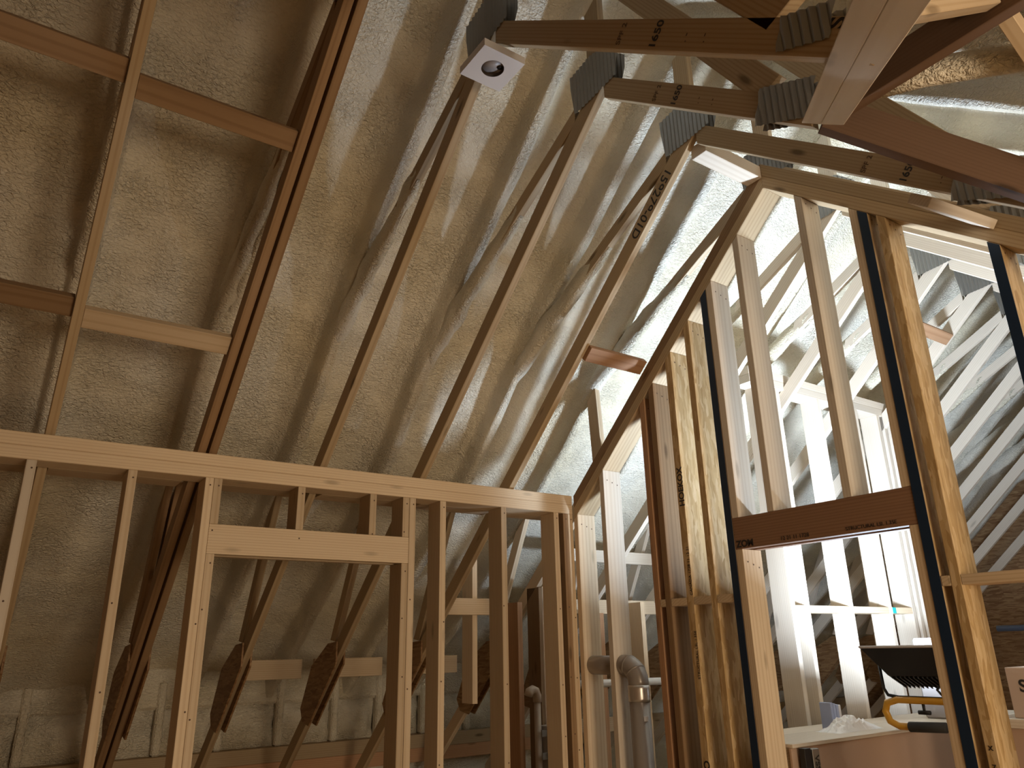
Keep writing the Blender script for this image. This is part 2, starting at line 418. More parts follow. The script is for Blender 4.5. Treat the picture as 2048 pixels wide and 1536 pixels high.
def truss(x, label, yr=-0.95, yj=1.17, group='roof trusses', mat='chord', plies=(0,), heel=True, text_fn=None, right=True, strut=False, left_end=5.95, js=1.0):
    t = thing('roof_truss', P(x, RY, 0), label, 'truss', group)
    for k, dx in enumerate(plies):
        a, b = x + dx, x + dx + 0.038
        bl = prism_yz('bottom_chord', [(RY, UL(RY)), (left_end, UL(left_end)), (left_end, UL(left_end) - DV), (RY, UL(RY) - DV)], a, b, mat, t)
        if right: br = prism_yz('bottom_chord', [(yr, UR(yr)), (RY, UR(RY)), (RY, UR(RY) - DV), (yr, UR(yr) - DV)], a, b, mat, t)
        prism_yz('top_chord', [(RY, TCu(RY)), (6.25, TCu(6.25)), (6.25, TCu(6.25) + 0.13), (RY, TCu(RY) + 0.13)], a, b, mat, t)
        if right:
            ye = yr + 0.55 if yr > 0 else -1.6
            prism_yz('top_chord', [(ye, TCu(ye)), (RY, TCu(RY)), (RY, TCu(RY) + 0.13), (ye, TCu(ye) + 0.13)], a, b, mat, t)
        prism_yz('web', [(2.24, 2.415), (3.78, 1.634), (3.78, 1.554), (2.24, 2.335)], a, b, mat, t)
        foam_coat(a, b, 2.72, 3.72, t, x * 3.7 + k)
        if right:
            ya = yj + 0.06; za = UR(ya)
            prism_yz('web', [(ya + 0.04, za - 0.01), (ya + 0.04 + 0.66, za + 1.05), (ya + 0.60, za + 1.08), (ya - 0.06, za + 0.03)], a, b, mat, t, grain=(0, 0.66, 1.05))
        prism_yz('king_post', [(2.035, 2.525), (2.035, 3.15), (2.13, 3.15), (2.13, 2.50)], a, b, mat, t)
        if heel: prism_yz('heel_strut', [(4.86, 0.06), (4.36, 1.02), (4.43, 1.06), (4.94, 0.07)], a, b, mat, t)
        if strut: prism_yz('heel_strut', [(3.66, UL(3.66)), (3.70, TCu(3.70)), (3.61, TCu(3.61)), (3.57, UL(3.57))], a, b, 'pine', t)
    xa, xb = x + plies[0], x + plies[-1] + 0.038
    nail_plate(APEX_PLATE, xa, t, -1); nail_plate(APEX_PLATE, xb, t, 1)
    if right:
        jp = joint_plate(yj, js); nail_plate(jp, xa, t, -1); nail_plate(jp, xb, t, 1)
    if heel:
        prism_yz('gusset', HEEL, xa - 0.013, xa - 0.001, 'osb', t); prism_yz('gusset', HEEL, xb + 0.001, xb + 0.013, 'osb', t)
    if text_fn and right: text_fn(t, bl, br, xa)
    return t
def stamp_1650(yc, second=None):
    def fn(t, bl, br, x):
        d = Vector((0, -0.84, 1.0)).normalized()
        text('1650', (x - 0.001, yc, UR(yc) - 0.062), (0, 0.643, 0.766), (0, -0.766, 0.643) if False else (0, 0.766, -0.643), 0.038, 'ink', br)
    return fn
def stamp(t, bl, br, x, yc, ys=None, s=0.042):
    # stamped across the board: the line of digits runs across the chord
    al = Vector((0, 1, 0.84)).normalized(); cr = Vector((0, -0.84, 1)).normalized()
    text('1650', (x - 0.001, yc, UR(yc) - 0.060), cr, al, s, 'ink', br, bold=0.0006)
    for k in (0.10, 0.16):
        text('. -', (x - 0.001, yc - k, UR(yc - k) - 0.07), cr, al, s * 0.8, 'stamp', br)
    if ys: text('SPF 2', (x - 0.001, ys, UR(ys) - 0.060), cr, al, s * 0.75, 'stamp', br)
def t3txt(t, bl, br, x): stamp(t, bl, br, x, 1.62, 1.72)
def t2txt(t, bl, br, x):
    stamp(t, bl, br, x, 1.18, 1.32)
    text('S', (x - 0.001, 0.66, UR(0.66) - 0.02), Vector((0, -0.84, 1)), Vector((0, 1, 0.84)), 0.06, 'ink', br, bold=0.001)
def t4txt(t, bl, br, x):
    stamp(t, bl, br, x, 1.10, 1.24)
    al = Vector((0, 1, -0.88)).normalized()
    yc = 2.37
    text('159279-01D', (x - 0.001, yc, UL(yc) - 0.058), al, Vector((0, -0.88, -1)), 0.078, 'ink', bl, bold=0.0008)
truss(0.12, 'single truss crossing the far left of the ceiling, its bottom chord stopping two short blocks', yr=-0.95)
truss(0.75, 'doubled two-ply girder truss, thickest sloping member on the left half', plies=(0, 0.052), mat='brown')
truss(1.36, 'roof truss whose peak carries the white square light box', yr=0.62, yj=0.735, text_fn=t2txt, js=0.66)
truss(1.946, 'roof truss whose right chord ends at the knot of dormer valley boards', yr=1.09, yj=1.17, text_fn=t3txt)
truss(2.55, 'roof truss with the handwritten number 159279-01D on its left chord', yr=0.60, yj=0.86, text_fn=t4txt)
truss(3.17, 'roof truss directly behind the gabled stud wall plates', yr=-0.95, yj=1.0, strut=True, mat='pale')
far = truss(3.77, 'roof truss in the lit room, first beyond the gabled stud wall', mat='white')
LBL = ['second', 'third', 'fourth', 'fifth', 'sixth', 'seventh', 'eighth', 'ninth', 'tenth']
for k, x in enumerate(TX[8:]):
    c = copy_tree(far, x - 3.77); c['label'] = 'roof truss in the lit room, %s beyond the gabled stud wall' % LBL[k]

# ------------------------------------------------------------------ blocking between the left trusses
def blocking(x0, x1, y, zoff, label, mat='pine', h=0.089):
    # a short 2x4 set square to the slope between two bottom chords
    n = Vector((0, -0.88, -1)).normalized(); s = Vector((0, 1, -0.88)).normalized()
    c0 = Vector((0, y, UL(y) - DV / 2 + zoff))
    v = []
    for xx in (x0, x1):
        for a, b in ((-1, -1), (1, -1), (1, 1), (-1, 1)):
            q = c0 + n * (a * 0.019) + s * (b * h / 2); v.append(P(xx, q.y, q.z))
    o = piece('blocking', v, BOXF, (1, 0, 0), mat)
    return tag(o, label, 'block', 'blocks between the left trusses')
blocking(0.160, 0.748, 3.33, 0.0, 'lower wooden block between the far left truss and the girder truss')
blocking(0.160, 0.748, 2.60, 0.0, 'upper wooden block with a stained end between far left truss and girder truss', 'brown')
blocking(-0.50, 0.118, 3.30, 0.0, 'wooden block running off the left edge beside the far left truss', 'brown')
blocking(-0.50, 0.118, 2.57, 0.0, 'dark wooden block cut by the top left edge of the picture', 'brown')
blocking(2.590, 3.014, 2.99, -0.07, 'short block joining the numbered truss to the gabled wall plate', 'red')

blocking(5.03, 5.598, 2.40, -0.05, 'orange-brown block between two pale trusses in the lit room', 'red')
# ------------------------------------------------------------------ knee wall on the left (front face y = 3.70)
wl = thing('wall_left', P(1.5, 3.7, -EYE), kind='structure')
Y1, D1 = 3.70, 0.14
ZT, ZP = 0.905, 0.790
box('top_plate', -0.6, 3.012, Y1, Y1 + D1, (ZT + ZP) / 2 + 0.0005, ZT, 'pale', wl)
box('top_plate', -0.6, 3.012, Y1, Y1 + D1, ZP, (ZT + ZP) / 2, 'pale', wl)
for a, b in ((-0.5, 0.08), (0.16, 0.72), (0.86, 1.33), (1.42, 1.92), (2.01, 2.52), (2.61, 3.0)):
    box('backing_board', a, b, Y1 + D1 + 0.002, Y1 + 0.30, ZP, ZP + 0.038, 'pine', wl)
def stud1(x0, z0=-EYE, z1=ZP - 0.0005, mat='pine', name='stud', wdt=0.038): return box(name, x0, x0 + wdt, Y1, Y1 + D1, z0, z1, mat, wl)
box('bottom_plate', -0.6, 0.80, Y1, Y1 + D1, -EYE, -EYE + 0.038, 'pine', wl); box('bottom_plate', 1.90, 3.012, Y1, Y1 + D1, -EYE, -EYE + 0.038, 'pine', wl)
ZB = -EYE + 0.0385
stud1(-0.35, ZB); stud1(0.072, ZB, mat='white'); stud1(0.462, ZB, mat='pale')
king = stud1(0.795, ZB, mat='pale', name='king_stud')
stud1(0.834, ZB, 0.4365, 'pale', 'jack_stud'); stud1(0.834, 0.5745, ZP - 0.0005, 'pine', 'cripple_stud')
box('header', 0.834, 1.868, Y1, Y1 + 0.038, 0.437, 0.574, 'pale', wl); box('header', 0.834, 1.868, Y1 + 0.10, Y1 + D1, 0.437, 0.574, 'pine', wl)
stud1(1.243, 0.5745, name='cripple_stud'); stud1(1.635, 0.5745, name='cripple_stud'); stud1(1.829, 0.5745, name='cripple_stud')
stud1(1.829, ZB, 0.4365, 'pine', 'jack_stud'); stud1(1.869, ZB, name='king_stud', mat='pale')
stud1(2.060, ZB, mat='pale'); stud1(2.470, ZB, mat='pine'); stud1(2.862, ZB, mat='pine')
stud1(2.935, ZB, mat='brown'); stud1(2.974, ZB, mat='pine')
def nails(parent, pts, normal):
    nv = Vector(normal); u = Vector((0, 0, 1)); v = nv.cross(u).normalized(); vs = []; fs = []
    for p in pts:
        b0 = len(vs); c = P(*p)
        for k in range(8):
            an = k * math.pi / 4; vs.append(c + nv * 0.0012 + (u * math.sin(an) + v * math.cos(an)) * 0.0042)
        fs.append(tuple(range(b0, b0 + 8)))
    return mesh_obj('nail_heads', vs, fs, 'stamp', parent, False)
for o in list(wl.children):
    if 'stud' in o.name:
        xc = (o.matrix_basis.translation + wl.location).x; zt = ZP if 'jack' not in o.name else 0.43
        pts = [(xc + 0.004, Y1, zt - 0.035)] + [(xc + random.uniform(-0.01, 0.01), Y1, z + random.uniform(-.08, .08)) for z in ((0.2, -0.2, -0.55) if 'cripple' not in o.name else (0.60,))]
        nails(o, pts, (0, -1, 0))
# marker scrawl on the king stud
for body, z, s in (('/', -0.49, 0.05), ('-', -0.545, 0.04), ('[3]', -0.60, 0.034), ('x', -0.655, 0.04), ('~', -0.69, 0.04), ('s', -0.73, 0.05)):
    text(body, (0.814, Y1 - 0.001, z), (1, 0, 0), (0, 0, 1), s, 'ink', king, bold=0.0006)

# ------------------------------------------------------------------ gabled stud wall (front face x = 3.016)
wr = thing('wall_right', P(3.09, 2.0, -EYE), kind='structure')
X2, D2 = 3.016, 0.14
def WLo(y): return 2.24 - 0.886 * (y - 2.014) if y >= 2.014 else 2.24 - 0.824 * (2.014 - y)
for k in (0, 1):
    o0, o1 = 0.074 * k + 0.0005, 0.074 * (k + 1)
    ye = 3.69
    prism_yz('top_plate', [(2.014, 2.24 + o0), (ye, WLo(ye) + o0), (ye, WLo(ye) + o1), (2.014, 2.24 + o1)], X2, X2 + D2, 'chord' if k == 0 else 'brown', wr)
    prism_yz('top_plate', [(-0.8, WLo(-0.8) + o0), (2.0135, 2.24 + o0), (2.0135, 2.24 + o1), (-0.8, WLo(-0.8) + o1)], X2, X2 + D2, 'chord', wr)
def stud2(y0, y1, mat, z0=-EYE, z1=None, name='stud', edge=None, d=D2):
    a, b = (WLo(y0) - 0.0008, WLo(y1) - 0.0008) if z1 is None else (z1, z1)
    o = prism_yz(name, [(y0, z0), (y1, z0), (y1, b), (y0, a)], X2, X2 + d, mat, wr, grain=(0, 0, 1))
    if edge:
        prism_yz('painted_edge', [(y0, z0), (y1, z0), (y1, b - 0.002), (y0, a - 0.002)], X2 - 0.003, X2 - 0.0005, edge, o, grain=(0, 0, 1), bevel=0)
    return o
HB, HT = 0.432, 0.584
stud2(3.657, 3.694, 'pale'); stud2(3.395, 3.433, 'white'); stud2(3.000, 3.040, 'red')
stud2(2.920, 2.960, 'brown'); e_st = stud2(2.762, 2.808, 'lsl'); stud2(2.608, 2.648, 'lsl')
stud2(2.462, 2.502, 'lsl', edge='navy')
stud2(2.420, 2.460, 'white', HT + 0.0005, None, 'cripple_stud'); stud2(2.212, 2.250, 'white', HT + 0.0005, None, 'cripple_stud')
stud2(1.812, 1.852, 'white', HT + 0.0005, None, 'cripple_stud'); stud2(1.553, 1.592, 'pale', HT + 0.0005, None, 'cripple_stud')
stud2(2.420, 2.460, 'pale', -EYE, HB - 0.0005, 'jack_stud'); stud2(1.553, 1.592, 'pine', -EYE, HB - 0.0005, 'jack_stud')
k1 = stud2(1.510, 1.551, 'lsl', edge='navy'); k2 = stud2(1.436, 1.474, 'lsl')
stud2(1.034, 1.073, 'lsl', edge='navy'); stud2(0.62, 0.66, 'pine')
hd = box('header', X2, X2 + 0.045, 1.553, 2.460, HB, HT, 'lvl', wr); box('header', X2 + 0.095, X2 + D2, 1.553, 2.460, HB, HT, 'lvl', wr)
for a, b, mt in ((2.961, 2.999, 'pine'), (2.809, 2.919, 'pine'), (2.649, 2.761, 'pine'), (2.503, 2.607, 'pine'), (1.475, 1.509, 'pine'), (1.0735, 1.4355, 'pine'), (0.661, 1.0335, 'pine')):
    box('blocking', X2, X2 + 0.137, a, b, 0.190, 0.228, mt, wr)
for a, b in ((2.4605, 3.69), (-0.8, 1.5525)): box('bottom_plate', X2, X2 + D2, a, b, -EYE - 0.0, -EYE + 0.001, 'pine', wr, bevel=0)
for o in list(wr.children):
    if 'stud' in o.name:
        c = o.matrix_basis.translation + wr.location; bb = [o.matrix_basis @ Vector(q) + wr.location for q in o.bound_box]
        y0 = min(q.y for q in bb); zt = max(q.z for q in bb) - EYE - 0.06
        nails(o, [(X2 + 0.03 + 0.04 * k, y0 - 0.0002, zt - 0.012 * k) for k in range(3)], (0, -1, 0))
# stamps on the strand lumber and the header
for body, z, s in (('HOEKOX', 0.80, 0.05), ('OZMAO', -0.62, 0.05)):
    text(body, (X2 - 0.001, 2.775, z), (0, 0, 1), (0, 1, 0), s, 'ink', e_st, bold=0.0012)
for body, z, s in (('CANADA 1728 11 12 21', 0.36, 0.024), ('STRUCTURAL LSL 1.35E', -0.05, 0.022)):
    text(body, (X2 - 0.001, 2.770, z), (0, 0, 1), (0, 1, 0), s, 'ink', e_st)
text('ZOM', (X2 - 0.001, 2.40, HB + 0.022), (0, -1, 0), (0, 0, 1), 0.045, 'ink', hd, bold=0.0015)
text('12 21 11 1728', (X2 - 0.001, 2.12, HB + 0.02), (0, -1, 0), (0, 0, 1), 0.026, 'ink', hd)
text('STRUCTURAL LSL 1.35E', (X2 - 0.001, 1.75, HB + 0.02), (0, -1, 0), (0, 0, 1), 0.022, 'ink', hd)
for body, z in (('x', -0.36), ('z', -0.42), ('#', -0.49), ('[6]', -0.56)):
    text(body, (X2 - 0.001, 1.455, z), (0, -1, 0), (0, 0, 1), 0.035, 'ink', k2)
# nailers between the numbered truss and the gabled wall
tag(box('nailer_block', 2.590, 3.015, 2.012, 2.105, 2.300, 2.372, 'white', None, (1, 0, 0)), 'pale nailer block at the peak joining truss and gabled wall', 'block', 'nailers to the gabled wall')
tag(beam('nailer_block', (2.590, 1.10, 1.515), (3.010, 1.06, 1.54), 0.089, 0.038, 'white', None, up=(0, -0.84, 1)), 'pale nailer block under the right chords above the gabled wall plate', 'block', 'nailers to the gabled wall')

# ------------------------------------------------------------------ dormer valley boards
def vpt(t, sx=1): return (V0[0] + sx * VD[0] * t, V0[1] + VD[1] * t, V0[2] + VD[2] * t)
def board_strip(name, a, b, wvec, th, nrm, mat, label, parent=None):
    """a board whose face edge runs a to b, widening along wvec, thickness th along nrm"""
    a = P(*a); b = P(*b); wv = Vector(wvec); n = Vector(nrm).normalized() * th
    v = [a, b, b + wv, a + wv, a + n, b + n, b + wv + n, a + wv + n]
    o = piece(name, v, BOXF, b - a, mat, parent)
    if label: tag(o, label, 'board', 'dormer valley boards')
    return o
AR0, AR1 = (1.880, 1.027, 1.494), (0.96, 0.350, 0.932)
vbt = thing('valley_board', P(*AR0), 'pale L-shaped pair of valley boards with swirling grain slanting down toward the viewer', 'board', 'dormer valley boards')
board_strip('board', AR0, AR1, (0.012, 0.066, 0.054), 0.030, (0.1, -0.62, 0.78), 'white', None, vbt)
board_strip('board', (AR0[0], AR0[1] - .0006, AR0[2] - .0005), (AR1[0], AR1[1] - .0006, AR1[2] - .0005), (0.035, -0.052, -0.022), 0.026, (0.20, -0.45, 0.87), 'white', None, vbt)
va, vb = vpt(0.06), vpt(1.30)
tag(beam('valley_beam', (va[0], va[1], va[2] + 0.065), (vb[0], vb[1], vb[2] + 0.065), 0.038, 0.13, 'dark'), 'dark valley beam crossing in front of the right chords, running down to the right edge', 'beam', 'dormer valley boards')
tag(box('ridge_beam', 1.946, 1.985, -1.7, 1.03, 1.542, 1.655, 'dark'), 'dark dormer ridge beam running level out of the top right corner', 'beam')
for y, lab in ((0.52, 'nearest the valley knot'), (-0.05, 'farther out over the camera')):
    t = thing('dormer_rafter', P(1.965, y, 1.6), 'pair of dormer rafters meeting the dark ridge beam, %s' % lab, 'rafter', 'dormer rafters')
    for sgn in (-1, 1):
        xr = 1.965 + sgn * 0.021; xe = 1.965 + sgn * (0.66 if y > 0.3 else 1.2)
        prism = [P(xr, y, 1.57), P(xe, y, 1.57 - 0.64 * abs(xe - xr)), P(xe, y, 1.66 - 0.64 * abs(xe - xr)), P(xr, y, 1.66)]
        v = prism + [q + Vector((0, 0.038, 0)) for q in prism]
        piece('rafter_arm', v, BOXF, prism[1] - prism[0], 'pine', t)
def foam_brace():
    path = [(1.995, 0.93, 1.60), (2.07, 0.79, 1.60), (2.15, 0.66, 1.585), (2.22, 0.55, 1.57), (2.30, 0.42, 1.56)]
    o = tube('foamed_brace', path, 0.045, 'foam', None, 18, radii=[0.03, 0.04, 0.045, 0.047, 0.05])
    for v in o.data.vertices:
        q = v.co; v.co = q * 1.0 + Vector((0, 0, 0.012 * noise.noise(q * 14)))
    tag(o, 'foam-covered brace slanting across the bright dormer ceiling at top right', 'brace')
foam_brace()

# ------------------------------------------------------------------ white light box at the peak
jb = thing('light_box', P(1.345, 2.034, 2.2), 'white square ceiling light box with round opening hanging at the truss peak', 'light box')
def plate_with_hole(x0, x1, y0, y1, z, cx, cy, r, parent):
    n = 40; vs = []; fs = []
    for k in range(n):
        a = 2 * math.pi * k / n; ca, sa = math.cos(a), math.sin(a)
        sx = (x1 - cx) if ca > 0 else (cx - x0); sy = (y1 - cy) if sa > 0 else (cy - y0)
        tt = min(sx / abs(ca) if abs(ca) > 1e-6 else 9, sy / abs(sa) if abs(sa) > 1e-6 else 9)
        vs += [P(cx + ca * r, cy + sa * r, z), P(cx + ca * tt, cy + sa * tt, z)]
    for k in range(n):
        b = (k + 1) % n; fs.append((2 * k, 2 * b, 2 * b + 1, 2 * k + 1))
    return mesh_obj('face_plate', vs, fs, 'whiteplastic', parent, False)
plate_with_hole(1.25, 1.44, 1.94, 2.127, 2.2, 1.345, 2.03, 0.046, jb)
for a in ((1.25, 1.253, 1.94, 2.127), (1.437, 1.44, 1.94, 2.127), (1.253, 1.437, 1.94, 1.943), (1.253, 1.437, 2.124, 2.127)):
    box('side_panel', a[0], a[1], a[2], a[3], 2.2005, 2.235, 'whiteplastic', jb, bevel=0)
box('back_panel', 1.253, 1.437, 1.943, 2.124, 2.232, 2.2345, 'greyplastic', jb, bevel=0)
tube('lamp_holder', [(1.345, 2.03, 2.231), (1.345, 2.03, 2.215)], 0.043, 'greyplastic', jb, 28)
tube('hole_plug', [(1.375, 2.022, 2.216), (1.375, 2.022, 2.2125)], 0.012, 'black', jb, 14)
prism_yz('mounting_flange', [(1.96, 2.236), (2.125, 2.236), (2.20, 2.36), (2.13, 2.40)], 1.340, 1.3435, 'whiteplastic', jb)

# ------------------------------------------------------------------ exterior wall behind the knee wall
we = thing('wall_outer', P(2.0, 6.15, -EYE), kind='structure')
YE = 6.10
box('wall_plate', -1.3, 4.6, YE, YE + 0.14, -0.765, -0.663, 'chord', we); box('wall_plate', -1.3, 4.6, YE, YE + 0.14, -0.868, -0.766, 'red', we)
box('wall_plate', 4.6, 9.5, YE, YE + 0.14, -0.868, -0.663, 'chord', we)
box('foam_backing', -1.3, 9.5, YE + 0.141, YE + 0.20, -EYE, 0.25, 'foam', we, bevel=0)
posts = [-0.1, 0.35, 1.17, 1.58, 2.02, 2.46, 2.84, 3.25, 3.68, 4.1]
for x in posts: box('post', x, x + 0.06, YE + 0.03, YE + 0.10, -0.6625, -0.18, 'foam', we, bevel=0.012)
def pillow(x0, x1, z0, z1, y, seed):
    nx, nz = 22, 14; vs = []; fs = []
    for j in range(nz):
        for i in range(nx):
            u, v = i / (nx - 1), j / (nz - 1)
            e = min(1, 5 * min(u, 1 - u)) * min(1, 4 * min(v, 1 - v))
            x, z = x0 + (x1 - x0) * u, z0 + (z1 - z0) * v
            d = 0.05 * (1 - e) + 0.035 * noise.noise(Vector((x * 7, z * 7, seed))) + 0.02 * noise.noise(Vector((x * 22, z * 22, seed)))
            vs.append(P(x, y + d, z))
    for j in range(nz - 1):
        for i in range(nx - 1):
            a = j * nx + i; fs.append((a, a + 1, a + nx + 1, a + nx))
    return mesh_obj('foam_panel', vs, fs, 'foam', we, True)
for k, (a, b) in enumerate(zip(posts, posts[1:])): pillow(a + 0.055, b + 0.005, -0.6625, -0.36, YE + 0.05, k * 3.3)
box('foam_header', -1.3, 4.2, YE + 0.045, YE + 0.14, -0.365, -0.05, 'foam', we, bevel=0.02)
for k in range(5): pillow(-0.9 + k * 1.1, 0.2 + k * 1.1, -1.5, -0.87, YE + 0.04, 40 + k)
for k in range(6): pillow(4.161 + k * 0.9, 5.05 + k * 0.9, -1.5, -0.15, YE + 0.06, 60 + k)
for a, b in ((1.42, 1.92), (2.01, 2.52), (2.61, 3.15)): box('ledger', a, b, 5.36, 5.40, -0.17, -0.045, 'pine', we)

# ------------------------------------------------------------------ far knee wall in the lit room (front face y = 3.0)
wb = thing('wall_back', P(4.9, 3.07, -EYE), kind='structure')
Y3, D3 = 3.0, 0.14
def WB_top(): return 1.655
box('top_plate', 4.02, 5.72, Y3, Y3 + 0.14, 1.712, 1.768, 'white', wb); box('top_plate', 4.02, 5.72, Y3, Y3 + 0.14, 1.655, 1.711, 'white', wb)
s3x = [4.138, 4.285, 4.757, 5.217, 5.518, 5.60, 5.68]
for x in s3x: box('stud', x, x + 0.038, Y3, Y3 + D3, -EYE, 1.6545, 'white', wb)
for a, b in ((4.177, 4.284), (4.324, 4.756), (4.796, 5.216), (5.256, 5.517)):
    o = box('blocking', a, b, Y3, Y3 + D3 - 0.01, 0.175, 0.217, 'pale', wb)
box('paint_mark', 5.258, 5.30, Y3 - 0.002, Y3 - 0.0005, 0.176, 0.216, 'teal', o, bevel=0)
# continuing wall to the right, lower
for x in (6.2, 6.8, 7.4): box('stud', x, x + 0.038, Y3 + 0.6, Y3 + 0.74, -EYE, 0.9, 'pale', wb)

# ------------------------------------------------------------------ framing seen between the two walls (closet behind)
def loose(name, lab, cat, *a, mat='pale', grp=None): return tag(box(name, *a, mat), lab, cat, grp)
wc = thing('wall_rear', P(3.4, 4.35, -EYE), kind='structure')
Y4 = 4.30
box('stud', 3.005, 3.045, Y4 + 0.02, Y4 + 0.16, -EYE, 0.29, 'red', wc); 
box('stud', 3.20, 3.32, Y4, Y4 + 0.038, -EYE, 0.395, 'pale', wc)
box('stud', 3.17, 3.199, Y4, Y4 + 0.14, -EYE, 0.39, 'brown', wc)
box('rail', 3.33, 4.55, Y4 + 0.12, Y4 + 0.16, 0.225, 0.325, 'pale', wc)
box('rail', 2.595, 3.14, 4.62, 4.66, 0.22, 0.33, 'pine', wc)
box('stud', 2.86, 2.90, 4.66, 4.80, -0.35, 0.62, 'pale', wc)
box('rail', 3.33, 4.55, Y4 + 0.125, Y4 + 0.155, 0.60, 0.69, 'white', wc)
box('stud', 4.02, 4.06, Y4 - 0.1, Y4 + 0.04, -EYE, 0.30, 'pine', wc); box('stud', 3.62, 3.66, Y4 - 0.1, Y4 + 0.04, -EYE, 0.22, 'red', wc)
box('rail', 3.5, 4.6, Y4 + 0.5, Y4 + 0.54, -0.62, -0.52, 'pine', wc)

# ------------------------------------------------------------------ plumbing
vp = thing('vent_pipe', P(3.086, 3.285, -EYE), 'thick grey vent pipe with foil-taped elbow passing through the wall studs', 'pipe')
PX, PY, PR = 3.086, 3.285, 0.085
path_el = [(PX, PY + PR - PR * math.sin(q), -0.105 - PR + PR * math.cos(q)) for q in [math.radians(d) for d in (0, 15, 30, 45, 60, 75, 90)]]
tube('horizontal_run', [(PX, 3.78, -0.105), (PX, PY + PR + 0.02, -0.105)], 0.053, 'pipe', vp, 24)
tube('elbow', [(PX, PY + PR + 0.03, -0.105)] + path_el + [(PX, PY, -0.21)], 0.057, 'pipe', vp, 24)
for q in (12, 50): 
    aa = math.radians(q); bb = math.radians(q + 6)
    tube('elbow_ring', [(PX, PY + PR - PR * math.sin(c), -0.105 - PR + PR * math.cos(c)) for c in (aa, bb)], 0.0595, 'pipe', vp, 24)
tube('foil_tape', [(PX, PY, z) for z in (-0.205, -0.222, -0.24, -0.258, -0.275, -0.29)], 0.058, 'foil', vp, 24, radii=[0.0585, 0.0605, 0.059, 0.061, 0.0595, 0.060])
tube('riser', [(PX, PY, -0.285), (PX, PY, -EYE)], 0.056, 'pipe', vp, 24)
box('sticker', PX - 0.03, PX + 0.0, PY - 0.0580, PY - 0.0565, -0.385, -0.36, 'whiteplastic', vp, bevel=0)
wp = thing('water_pipe', P(3.6, 4.0, -0.23), 'short white plastic pipe crossing behind the vent pipe', 'pipe')
tube('run', [(3.16, 4.0, -0.225), (4.1, 4.0, -0.235)], 0.024, 'pvc', wp, 16)
tube('coupling', [(3.58, 4.0, -0.2295), (3.64, 4.0, -0.2302)], 0.028, 'pvc', wp, 16)
bp_ = thing('drain_pipe', P(3.08, 4.2, -EYE), 'beige hooked pipe rising beside the doubled wall studs', 'pipe')
arc = [(3.005 + 0.035 - 0.035 * math.cos(a), 4.22, -0.29 + 0.035 * math.sin(a)) for a in [math.radians(d) for d in (0, 45, 90, 135, 180)]]
tube('hook', arc + [(3.075, 4.22, -0.33)], 0.028, 'beige', bp_, 16)
tube('riser', [(3.075, 4.22, -0.33), (3.078, 4.22, -EYE)], 0.022, 'beige', bp_, 16)
eb = thing('panel_box', P(3.2, 4.2, -0.72), 'grey plastic outlet box fixed to the studs beside the beige pipe', 'box')
box('body', 3.11, 3.27, 4.16, 4.26, -0.72, -0.47, 'greyplastic', eb, bevel=0.004); box('lid', 3.105, 3.275, 4.14, 4.17, -0.475, -0.435, 'whiteplastic', eb, bevel=0.003)
for z in (-0.53, -0.66): box('bracket', 3.07, 3.112, 4.17, 4.18, z, z + 0.04, 'steel', eb, bevel=0)
box('label_sticker', 3.14, 3.20, 4.1585, 4.1595, -0.56, -0.50, 'whiteplastic', eb, bevel=0)

# ------------------------------------------------------------------ half wall, work light and clutter in the lit room
hw = thing('wall_half', P(4.2, 2.5, -EYE), kind='structure')
box('drywall_panel', 3.165, 5.6, 2.40, 2.413, -EYE, -0.455, 'drywall', hw); box('cap_board', 3.165, 5.6, 2.39, 2.67, -0.454, -0.437, 'white', hw, (1, 0, 0))
box('core', 3.17, 5.59, 2.414, 2.66, -EYE, -0.455, 'pine', hw, (1, 0, 0))
wk = thing('work_light', P(3.97, 1.6, -EYE), 'black LED work light with yellow tubular stand glowing beyond the door opening', 'work light')
n = Vector((0.30, 0.36, 0.88)).normalized()
# head: shallow box tilted back; front faces up and away from the camera
hu = Vector((0.10, -0.99, 0.0)).normalized(); hv = n.cross(hu).normalized()
if hv.z < 0: hv = -hv
WS = 1.16                     # light stands farther into the room, at its full size
hc = P(3.45 * WS, 1.905 * WS, -0.068 * WS)
def head_box(name, u0, u1, v0, v1, n0, n1, mat, shrink=0.0, parent=wk, bevel=0.003):
    v = []
    for nn, s in ((n0, shrink), (n1, 0)):
        for a, b in ((u0 + s, v0 + s), (u1 - s, v0 + s), (u1 - s, v1 - s), (u0 + s, v1 - s)): v.append(hc + (hu * a + hv * b + n * nn) * WS)
    return piece(name, v, BOXF, hu, mat, parent, bevel)
head = head_box('lamp_head', -0.182, 0.182, -0.13, 0.13, -0.115, -0.012, 'black', 0.06)
head_box('rim', -0.187, 0.187, -0.135, 0.135, -0.0115, 0.0, 'greyplastic')
for k in range(13): head_box('fin', -0.112 + k * 0.0185, -0.107 + k * 0.0185, -0.065, 0.065, -0.124, -0.1155, 'black', 0, head, 0)
lm, lt, lb = nt('led_emitter'); lb.inputs['Base Color'].default_value = (0.9, 0.95, 1, 1)
lb.inputs['Emission Color'].default_value = (0.66, 0.81, 1.0, 1); lb.inputs['Emission Strength'].default_value = 240.0
head_box('led_panel', -0.165, 0.165, -0.11, 0.11, 0.0005, 0.002, lm, 0, wk, 0)
ks = []
def wtube(nm, path, r, mat, par, k=8): return tube(nm, [(p[0] * WS, p[1] * WS, max(p[2] * WS, -EYE)) for p in path], r * WS, mat, par, k)
